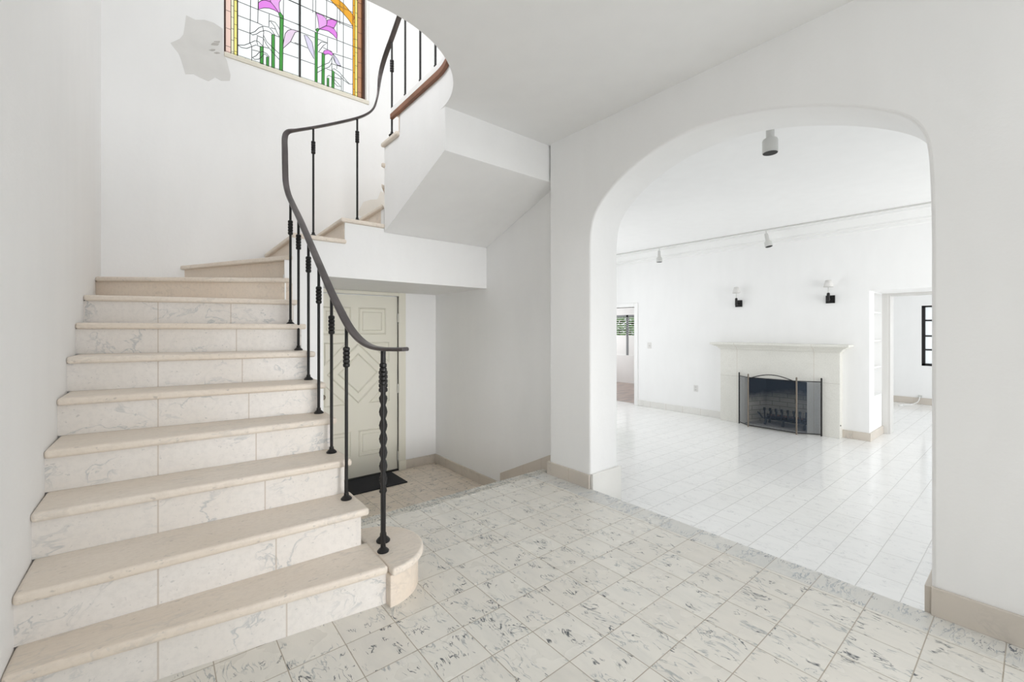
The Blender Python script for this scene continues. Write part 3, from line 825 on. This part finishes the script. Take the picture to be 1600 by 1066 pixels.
# left doorway casing
bm = bmesh.new()
for a, b, c, d in ((5.30, 5.385, ZL, 1.785), (6.25, 6.335, ZL, 1.785), (5.385, 6.25, 1.70, 1.785)):
    a_box(bm, LX - .02, LX2 + .02, a, b, c, d)
struct('trim_door_left', bm, PAINT, .006)
# right opening: thick reveal with a shelf niche, then a framed doorway
bm = bmesh.new()
a_box(bm, LX2, 8.02, 1.515, 1.70, ZL, 1.90)
a_box(bm, LX2, 8.52, 1.70, 1.78, ZL, 1.90)
a_box(bm, 8.02, 8.52, 1.515, 1.70, ZL, .25)
a_box(bm, 8.02, 8.52, 1.515, 1.70, 1.755, 1.90)
a_box(bm, 8.505, 8.60, 1.515, 1.78, ZL, 1.90)
struct('wall_niche', bm, WALL_L, .002)
for z in (.662, 1.052, 1.469):
    o = struct('trim_niche_shelf', B(8.02, 8.505, 1.522, 1.70, z - .012, z + .012), PAINT, .002)
struct('ceiling_passage', B(LX2, 8.60, -.35, 1.515, 1.762, 1.90), WALL_L)
struct('wall_passage', B(LX2, 8.60, -.45, -.35, ZL, 1.90), WALL_L)
bm = bmesh.new()
a_box(bm, 8.53, 8.75, 1.42, 1.56, ZL, 1.80)
a_box(bm, 8.51, 8.77, 1.445, 1.56, ZL, 1.80)
a_box(bm, 8.53, 8.75, -.35, 1.42, 1.725, 1.80)
struct('door_frame_1', bm, plain('grey_white_frame_paint', (.70, .69, .67), .4), .003)
bpy.data.objects['door_frame_1'].name = 'door_2'
# far room on the right
bm = bmesh.new()
a_box(bm, 8.60, 8.74, 1.56, 3.2, ZL, 2.6)
a_box(bm, 8.60, 8.74, -1.6, -.35, ZL, 2.6)
a_box(bm, 8.60, 8.74, -.35, 1.56, 1.80, 2.6)
struct('wall_far_room_near', bm, WALL_L)
FXR = 12.5
wy0, wy1, fz0, fz1 = .55, 1.58, .46, 1.73
bm = bmesh.new()
a_box(bm, FXR, FXR + .15, wy1, 3.2, ZL, 2.6)
a_box(bm, FXR, FXR + .15, -1.6, wy0, ZL, 2.6)
a_box(bm, FXR, FXR + .15, wy0, wy1, ZL, fz0)
a_box(bm, FXR, FXR + .15, wy0, wy1, fz1, 2.6)
struct('wall_far_room', bm, WALL_L)
struct('wall_far_room_left', B(8.74, FXR, 3.2, 3.3, ZL, 2.6), WALL_L)
struct('ceiling_far_room', B(8.60, FXR + .15, -1.6, 3.3, 2.6, 2.7), WALL_L)
struct('baseboard_far_room', B(FXR - .02, FXR, -1.6, 3.2, ZL, ZL + .135), BASEB, .004)
w2 = bpy.data.objects.new('window_2', None); COL.objects.link(w2); w2['kind'] = 'structure'
w2.location = (FXR, 1.0, fz0)
w2['label'] = 'black steel casement window in the far room'
bm = bmesh.new()
for a, b, c, d in ((wy1 - .055, wy1, fz0, fz1), (wy0, wy0 + .05, fz0, fz1), (wy0, wy1, fz0, fz0 + .05), (wy0, wy1, fz1 - .035, fz1)):
    a_box(bm, FXR + .02, FXR + .07, a, b, c, d)
put('window_frame', bm, IRON, w2)
bm = bmesh.new()
for z in (.80, 1.09, 1.417): a_box(bm, FXR + .03, FXR + .055, wy0, wy1, z - .016, z + .016)
a_box(bm, FXR + .03, FXR + .055, 1.05, 1.08, fz0, fz1)
put('muntin', bm, IRON, w2)
put('window_handle', B(FXR - .01, FXR + .03, 1.34, 1.44, fz0 + .015, fz0 + .04), IRON, w2, .003)
pane = tinted_glass('window_glass', (.97, .98, .98), .04)
put('pane', B(FXR + .04, FXR + .044, wy0, wy1, fz0, fz1), pane, w2)
hang(w2)
# side room on the left, with a louvred window onto greenery
SX = 10.8
bm = bmesh.new()
sy0, sy1, sz0, sz1 = 6.9, 8.5, .47, 1.67
a_box(bm, SX, SX + .15, 4.9, sy0, ZL, 2.6)
a_box(bm, SX, SX + .15, sy1, 9.0, ZL, 2.6)
a_box(bm, SX, SX + .15, sy0, sy1, ZL, sz0)
a_box(bm, SX, SX + .15, sy0, sy1, sz1, 2.6)
struct('wall_side_room', bm, WALL_L)
struct('wall_side_room_right', B(LX2, SX, 4.8, 4.9, ZL, 2.6), WALL_L)
struct('wall_side_room_near', B(LX2 - .01, LX2, YL1, 9.0, ZL, 2.6), WALL_L)
bm = bmesh.new()
a_box(bm, LX2, 8.4, 9.0, 9.1, ZL, 2.6); a_box(bm, 10.4, SX, 9.0, 9.1, ZL, 2.6); a_box(bm, 8.4, 10.4, 9.0, 9.1, ZL, .3); a_box(bm, 8.4, 10.4, 9.0, 9.1, 2.1, 2.6)
struct('wall_side_room_far', bm, WALL_L)
struct('ceiling_side_room', B(LX2, SX + .15, 4.8, 9.1, 2.6, 2.7), WALL_L)
k = NT('terracotta_floor')
f = k.noise(k.vmath('MULTIPLY', k.pos(), (1, 3, 1)), 2.5, 4)
k.col(k.mix(k.ramp(f, .4, .6), (.50, .39, .34), (.36, .29, .27))); k.rough(.3)
struct('floor_side_room', B(LX2, SX, 4.9, 9.0, ZL - .05, ZL + .003), k.m)
w3 = bpy.data.objects.new('window_3', None); COL.objects.link(w3); w3['kind'] = 'structure'
w3.location = (SX, 7.7, sz0)
w3['label'] = 'louvred window of the side room with greenery outside'
bm = bmesh.new()
GREYF = plain('grey_window_frame', (.22, .23, .24), .5)
for a, b, c, d in ((sy0, sy0 + .04, sz0, sz1), (sy1 - .04, sy1, sz0, sz1), (7.17, 7.24, sz0, sz1), (7.75, 7.82, sz0, sz1), (sy0, sy1, sz1 - .06, sz1)):
    a_box(bm, SX + .02, SX + .06, a, b, c, d)
put('window_frame', bm, GREYF, w3)
bm = bmesh.new()
for i in range(9): a_box(bm, SX + .02, SX + .05, sy0, sy1, 1.05 + i * .065, 1.066 + i * .065)
put('louvre', bm, PAINT, w3)
put('lower_panel', B(SX + .03, SX + .04, sy0, sy1, sz0, 1.05), PAINT, w3)
hang(w3)
# hedge beyond the side room window
k = NT('hedge_leaves')
f = k.noise(k.pos(), 9, 4, .7)
k.col(k.mix(k.ramp(f, .4, .6), (.16, .34, .12), (.48, .66, .34))); k.rough(.7)
bm = bmesh.new()
rnd = random.Random(3)
for i in range(4200):
    p = Vector((12.6 + rnd.uniform(-.5, .5), rnd.uniform(7.0, 10.2), rnd.uniform(-.3, 2.6)))
    s = rnd.uniform(.07, .15)
    d = Vector((rnd.gauss(0, 1), rnd.gauss(0, 1), rnd.gauss(0, 1))).normalized(); e = d.orthogonal().normalized()
    vs = [bm.verts.new(p + d * s), bm.verts.new(p + e * s * .45), bm.verts.new(p - d * s), bm.verts.new(p - e * s * .45)]
    bm.faces.new(vs)
o = put('hedge', bm, k.m); tag(o, 'green hedge outside the side room window', 'hedge')
bm = bmesh.new()
for i in range(9):
    y = 7.1 + i * .37
    a_tube(bm, [(12.6, y, ZL - .06), (12.6 + rnd.uniform(-.1, .1), y + rnd.uniform(-.1, .1), 1.2), (12.6 + rnd.uniform(-.3, .3), y + rnd.uniform(-.2, .2), 2.4)], [.04, .03, .01], 6)
put('stem', bm, plain('bark', (.16, .11, .08), .9), o)
struct('ground_outside', B(SX + .15, 14.5, 5, 12, ZL - .12, ZL - .05), plain('garden_ground', (.25, .27, .18), .9))
bpy.data.objects['ground_outside'].name = 'floor_garden'

# ------------------------------------------------------------------ fireplace
fp = thing('fireplace', (7.60, 2.68, ZL), 'pale limestone fireplace with moulded mantel shelf on the white living room wall', 'fireplace')
sx = 7.60
bm = bmesh.new()
a_prism(bm, [(1.82, ZL), (1.82, .885), (3.53, .885), (3.53, ZL), (fy1, ZL), (fy1, fz), (fy0, fz), (fy0, ZL)], sx, LX - .001, 'x')
put('surround', bm, LIME, fp, .004)
jm = plain('joint', (.50, .48, .42), .8)
for a, b in ((1.8205, fy0), (fy1, 3.5295)): put('stone_joint', B(sx - .0012, sx + .01, a, b, .428, .432), jm, fp)
# mantel: stepped profile returned at both ends
bm = bmesh.new()
steps = [(.885, .90, .015), (.90, .925, .03), (.925, .94, .05), (.94, .955, .085), (.955, .965, .105), (.965, .998, .13)]
lv = []
for z0, z1, e in steps:
    a_box(bm, sx - e, LX - .001, 1.82 - e, 3.53 + e, z0, z1)
put('mantel_shelf', bm, LIME, fp, .0025)
k = NT('sooty_firebrick')
sep = k.n('ShaderNodeSeparateXYZ', i_0=k.pos())
br = k.n('ShaderNodeTexBrick', i_Vector=k.n('ShaderNodeCombineXYZ', i_0=k.math('ADD', sep.outputs[1], sep.outputs[0]), i_1=sep.outputs[2]).outputs[0], i_Scale=1.0)
br.inputs['Brick Width'].default_value = .23; br.inputs['Row Height'].default_value = .075; br.inputs['Mortar Size'].default_value = .004
br.inputs['Color1'].default_value = (.74, .70, .60, 1); br.inputs['Color2'].default_value = (.68, .64, .55, 1); br.inputs['Mortar'].default_value = (.30, .28, .24, 1)
# soot is a stain with its own shape: a dome rising from the grate to the flue
yy = k.math('ABSOLUTE', k.math('SUBTRACT', sep.outputs[1], 2.62))
h = k.math('SUBTRACT', sep.outputs[2], k.math('MULTIPLY', yy, -.15))
h = k.math('ADD', h, k.math('MULTIPLY', k.noise(k.pos(), 5, 4), .22))
k.col(k.mix(k.ramp(h, .14, .34), br.outputs['Color'], (.012, .014, .022))); k.rough(.85)
bm = bmesh.new()
bx = 8.14
a_prism(bm, [(LX - .14 + .14, fy0), (bx, fy0 + .14), (bx, fy1 - .14), (LX, fy1), (LX, fy1 + .05), (bx + .06, fy1 + .05), (bx + .06, fy0 - .05), (LX, fy0 - .05)], ZL, fz + .12, 'z')
put('firebox', bm, k.m, fp)
put('firebox_lid', B(LX, bx + .06, fy0 - .05, fy1 + .05, fz + .12, fz + .2), BLACK, fp)
put('hearth_floor', B(sx, bx, fy0 + .001, fy1 - .001, ZL, ZL + .012), plain('ash_grey_hearth', (.52, .51, .50), .9, var=.3), fp)
bm = bmesh.new(); a_tube(bm, [(sx + .02, 1.812, -.17), (sx + .02, 1.822, -.17)], .009, 10); put('gas_valve', bm, IRON, fp)
hang(fp)
bpy.data.objects['wall_fireplace'].data.update()

# grate with burner and log pieces
gr = thing('fire_grate', (7.86, 2.58, ZL + .012), 'black iron log grate with upright prongs inside the sooty firebox', 'fire grate')
gz = ZL + .012
bm = bmesh.new()
for i in range(8):
    y = 2.27 + i * .085
    a_tube(bm, [(8.00, y, gz + .20), (7.97, y, gz + .11), (7.84, y, gz + .095), (7.73, y, gz + .12), (7.715, y, gz + .27)], .011, 8)
    a_box(bm, 7.700, 7.73, y - .014, y + .014, gz + .235, gz + .285)
a_tube(bm, [(7.78, 2.24, gz + .095), (7.78, 2.90, gz + .095)], .012, 8)
a_tube(bm, [(7.94, 2.24, gz + .095), (7.94, 2.90, gz + .095)], .012, 8)
a_tube(bm, [(7.74, 2.24, gz + .10), (7.72, 2.20, gz + .17), (7.71, 2.17, gz + .2)], .012, 8)
a_tube(bm, [(7.74, 2.90, gz + .10), (7.72, 2.94, gz + .17), (7.71, 2.97, gz + .2)], .012, 8)
put('grate_bars', bm, IRON, gr)
for (x, y) in ((7.76, 2.30), (7.76, 2.60), (7.76, 2.86), (7.95, 2.30), (7.95, 2.86)):
    bm = bmesh.new(); a_tube(bm, [(x, y, gz + .095), (x - .01, y + .01, gz + .0)], [.014, .02], 8); put('leg', bm, IRON, gr)
bm = bmesh.new()
a_tube(bm, [(7.86, 2.26, gz + .13), (7.87, 2.55, gz + .135), (7.86, 2.88, gz + .13)], .032, 10)
put('charred_log', bm, plain('charred_log', (.045, .03, .026), .9, bump=(30, 1.0)), gr)
bm = bmesh.new()
for i in range(9):
    y = 2.36 + i * .055
    a_lathe(bm, [(.008, -.012), (.024, 0), (.008, .014)], (7.80 + .02 * (i % 2), y, gz + .16), 7)
put('ember_lump', bm, plain('pinkish_ceramic_ember', (.30, .17, .14), .9), gr)
hang(gr)

# folding mesh screen
fs = thing('fireplace_screen', (7.40, 2.62, ZL), 'folding three-panel metal mesh fireplace screen with arched centre', 'fireplace screen')
P4 = [(7.565, 3.20), (7.40, 2.99), (7.40, 2.305), (7.565, 2.035)]
zt = .455
k = NT('wire_mesh')
tr = k.n('ShaderNodeBsdfTransparent'); df = k.n('ShaderNodeBsdfPrincipled')
df.inputs['Base Color'].default_value = (.05, .07, .10, 1); df.inputs['Roughness'].default_value = .45; df.inputs['Metallic'].default_value = .5
cov = .26
mm = k.n('ShaderNodeMixShader', i_0=cov, i_1=tr.outputs[0], i_2=df.outputs[0]); k.t.links.new(mm.outputs[0], k.out.inputs[0])
MESH1 = k.m
for i in range(3):
    (x0, y0), (x1, y1) = P4[i], P4[i + 1]
    dx, dy = x1 - x0, y1 - y0
    L_ = math.hypot(dx, dy); nx, ny = dy / L_ * .0012, -dx / L_ * .0012
    bm = bmesh.new()
    a_prism(bm, [(x0 - nx, y0 - ny), (x1 - nx, y1 - ny), (x1 + nx, y1 + ny), (x0 + nx, y0 + ny)], ZL + .03, zt - .01, 'z')
    pn = put('mesh_panel', bm, MESH1, fs)
    bm = bmesh.new()
    a_tube(bm, [(x0, y0, ZL + .025), (x1, y1, ZL + .025)], .008, 8)
    put('bottom_rail', bm, IRON, pn, smooth=True)
    bm = bmesh.new()
    a_tube(bm, [(x0, y0, zt - .01), (x1, y1, zt - .01)], .006, 8)
    put('top_rail', bm, IRON, pn, smooth=True)
    if i == 1:
        bm = bmesh.new()
        a_tube(bm, [(x0 + (x1 - x0) * t, y0 + (y1 - y0) * t, zt - .03 + .085 * math.sin(math.pi * t)) for t in [j / 16 for j in range(17)]], .007, 8)
        put('arched_rail', bm, IRON, pn, smooth=True)
for i, (x, y) in enumerate(P4):
    bm = bmesh.new()
    a_tube(bm, [(x, y, ZL), (x, y, zt + .02)], .011 if i in (0, 3) else .012, 10)
    a_lathe(bm, [(.006, 0), (.012, .008), (.012, .018), (.006, .03)], (x, y, zt + .018), 10)
    put('post', bm, IRON if i in (0, 3) else BRASS, fs, smooth=True)
hang(fs)

# ------------------------------------------------------------------ wall sconces
def sconce(y):
    s = thing('wall_sconce', (LX, y, 1.68), '', 'sconce', 'sconces above the mantel')
    put('backplate', B(LX - .018, LX, y - .06, y + .055, 1.61, 1.725), IRON, s, .004)
    bm = bmesh.new()
    a_box(bm, LX - .10, LX - .018, y - .012, y + .012, 1.655, 1.68)
    a_lathe(bm, [(.018, 0), (.02, .01), (.02, .11), (.014, .125)], (LX - .10, y, 1.635), 12)
    put('arm', bm, IRON, s, .002)
    bm = bmesh.new(); a_tube(bm, [(LX - .10, y, 1.75), (LX - .10, y, 1.87)], .006, 8); put('candle_stem', bm, FIXW, s)
    bm = bmesh.new()
    n = 20
    R = [[bm.verts.new((LX - .10 + r * math.cos(2 * math.pi * j / n), y + r * math.sin(2 * math.pi * j / n), z)) for j in range(n)] for r, z in ((.063, 1.845), (.036, 1.945))]
    for j in range(n): bm.faces.new((R[0][j], R[0][(j + 1) % n], R[1][(j + 1) % n], R[1][j]))
    o = put('lamp_shade', bm, SHADE, s, smooth=True)
    md = o.modifiers.new('thick', 'SOLIDIFY'); md.thickness = .003
    hang(s)
    return s
sconce(3.28)['label'] = 'wall sconce with small white shade above the left end of the mantel'
sconce(1.97)['label'] = 'wall sconce with small white shade above the right end of the mantel'

# ------------------------------------------------------------------ track lights
tr_ = put('lighting_track', B(7.435, 7.465, -1.5, 6.2, 2.788, 2.8075), FIXW, None, .002)
tag(tr_, 'long white lighting track running along the crown moulding', 'track')
def spot(x, y, ztop, s, tilt, label):
    t = thing('track_spotlight', (x, y, ztop), label, 'spotlight', 'white track spotlights')
    bm = bmesh.new(); a_tube(bm, [(0, 0, 0), (.006 * s, 0, -.025 * s), (0, 0, -.05 * s)], .006 * s, 8); put('swivel', bm, FIXW, t, smooth=True)
    bm = bmesh.new()
    ax = Vector((math.sin(tilt) * -.3, -math.sin(tilt), -math.cos(tilt)))
    a_lathe(bm, [(.018 * s, 0), (.022 * s, .01 * s), (.026 * s, .10 * s), (.046 * s, .125 * s), (.048 * s, .19 * s)], Vector((0, 0, -.045 * s)), 18, ax)
    h = put('lamp_head', bm, FIXW, t, smooth=True)
    bm = bmesh.new(); a_lathe(bm, [(.042 * s, 0), (.042 * s, .0015)], Vector((0, 0, -.045 * s)) + ax * .1895 * s, 18, ax); put('lamp_mouth', bm, BLACK, h)
    return t
spot(7.45, 4.63, 2.79, 1.15, .02, 'small white track spotlight, leftmost and furthest from the camera')
spot(7.45, 2.743, 2.79, 1.15, .22, 'white track spotlight on the track above the mantel, tilted with dark mouth')
# nearer cylinder head seen under the arch
t = thing('track_spotlight', (3.36, 1.21, ZLC), 'large white cylindrical spotlight hanging just below the top of the arch', 'spotlight', 'white track spotlights')
bm = bmesh.new(); a_lathe(bm, [(.027, 0), (.027, .222)], (3.36, 1.21, 2.56), 18); put('neck', bm, FIXW, t, smooth=True)
bm = bmesh.new(); a_lathe(bm, [(.049, 0), (.050, .004), (.050, .085), (.044, .098), (.028, .10)], (3.36, 1.21, 2.462), 24); h = put('lamp_head', bm, FIXW, t, smooth=True)
bm = bmesh.new(); a_lathe(bm, [(.0465, 0), (.0465, .002)], (3.36, 1.21, 2.4595), 24); put('lamp_mouth', bm, BLACK, h)
hang(t)
put('canopy', B(3.33, 3.39, .3, 2.2, ZLC - .025, ZLC), FIXW)
o = bpy.data.objects['canopy']; o.name = 'lighting_track'
tag(o, 'short white ceiling track holding the cylindrical spotlight near the arch', 'track')

# ------------------------------------------------------------------ small wall fittings
def plate(y, z, w, h, label, kind):
    o = put(kind, B(LX - .006, LX, y - w / 2, y + w / 2, z - h / 2, z + h / 2), SHADE, None, .002)
    tag(o, label, 'switch' if 'switch' in kind else 'socket')
    if 'switch' in kind: put('toggle', B(LX - .016, LX - .006, y - .006, y + .006, z - .015, z + .012), FIXW, o)
    else:
        for dz in (-.025, .025): put('receptacle', B(LX - .009, LX - .006, y - .016, y + .016, z + dz - .015, z + dz + .015), FIXW, o)
plate(5.03, .90, .09, .12, 'white light switch plate beside the left doorway of the living room', 'light_switch')
plate(4.05, .128, .075, .12, 'white socket low on the wall left of the fireplace', 'wall_socket')
bm = bmesh.new()
a_tube(bm, catmull([Vector(p) for p in ((12.47, 1.60, ZL + .16), (12.40, 1.62, ZL + .06), (12.28, 1.70, ZL + .008), (12.1, 1.80, ZL + .008), (11.95, 1.86, ZL + .01), (11.9, 1.83, ZL + .01), (11.97, 1.80, ZL + .01))]), .008, 6)
o = put('cable', bm, PAINT); tag(o, 'loose white cable curling on the floor of the far room', 'cable')
put('cable_plate', B(12.475, 12.5, 1.57, 1.63, ZL + .14, ZL + .19), FIXW, o)
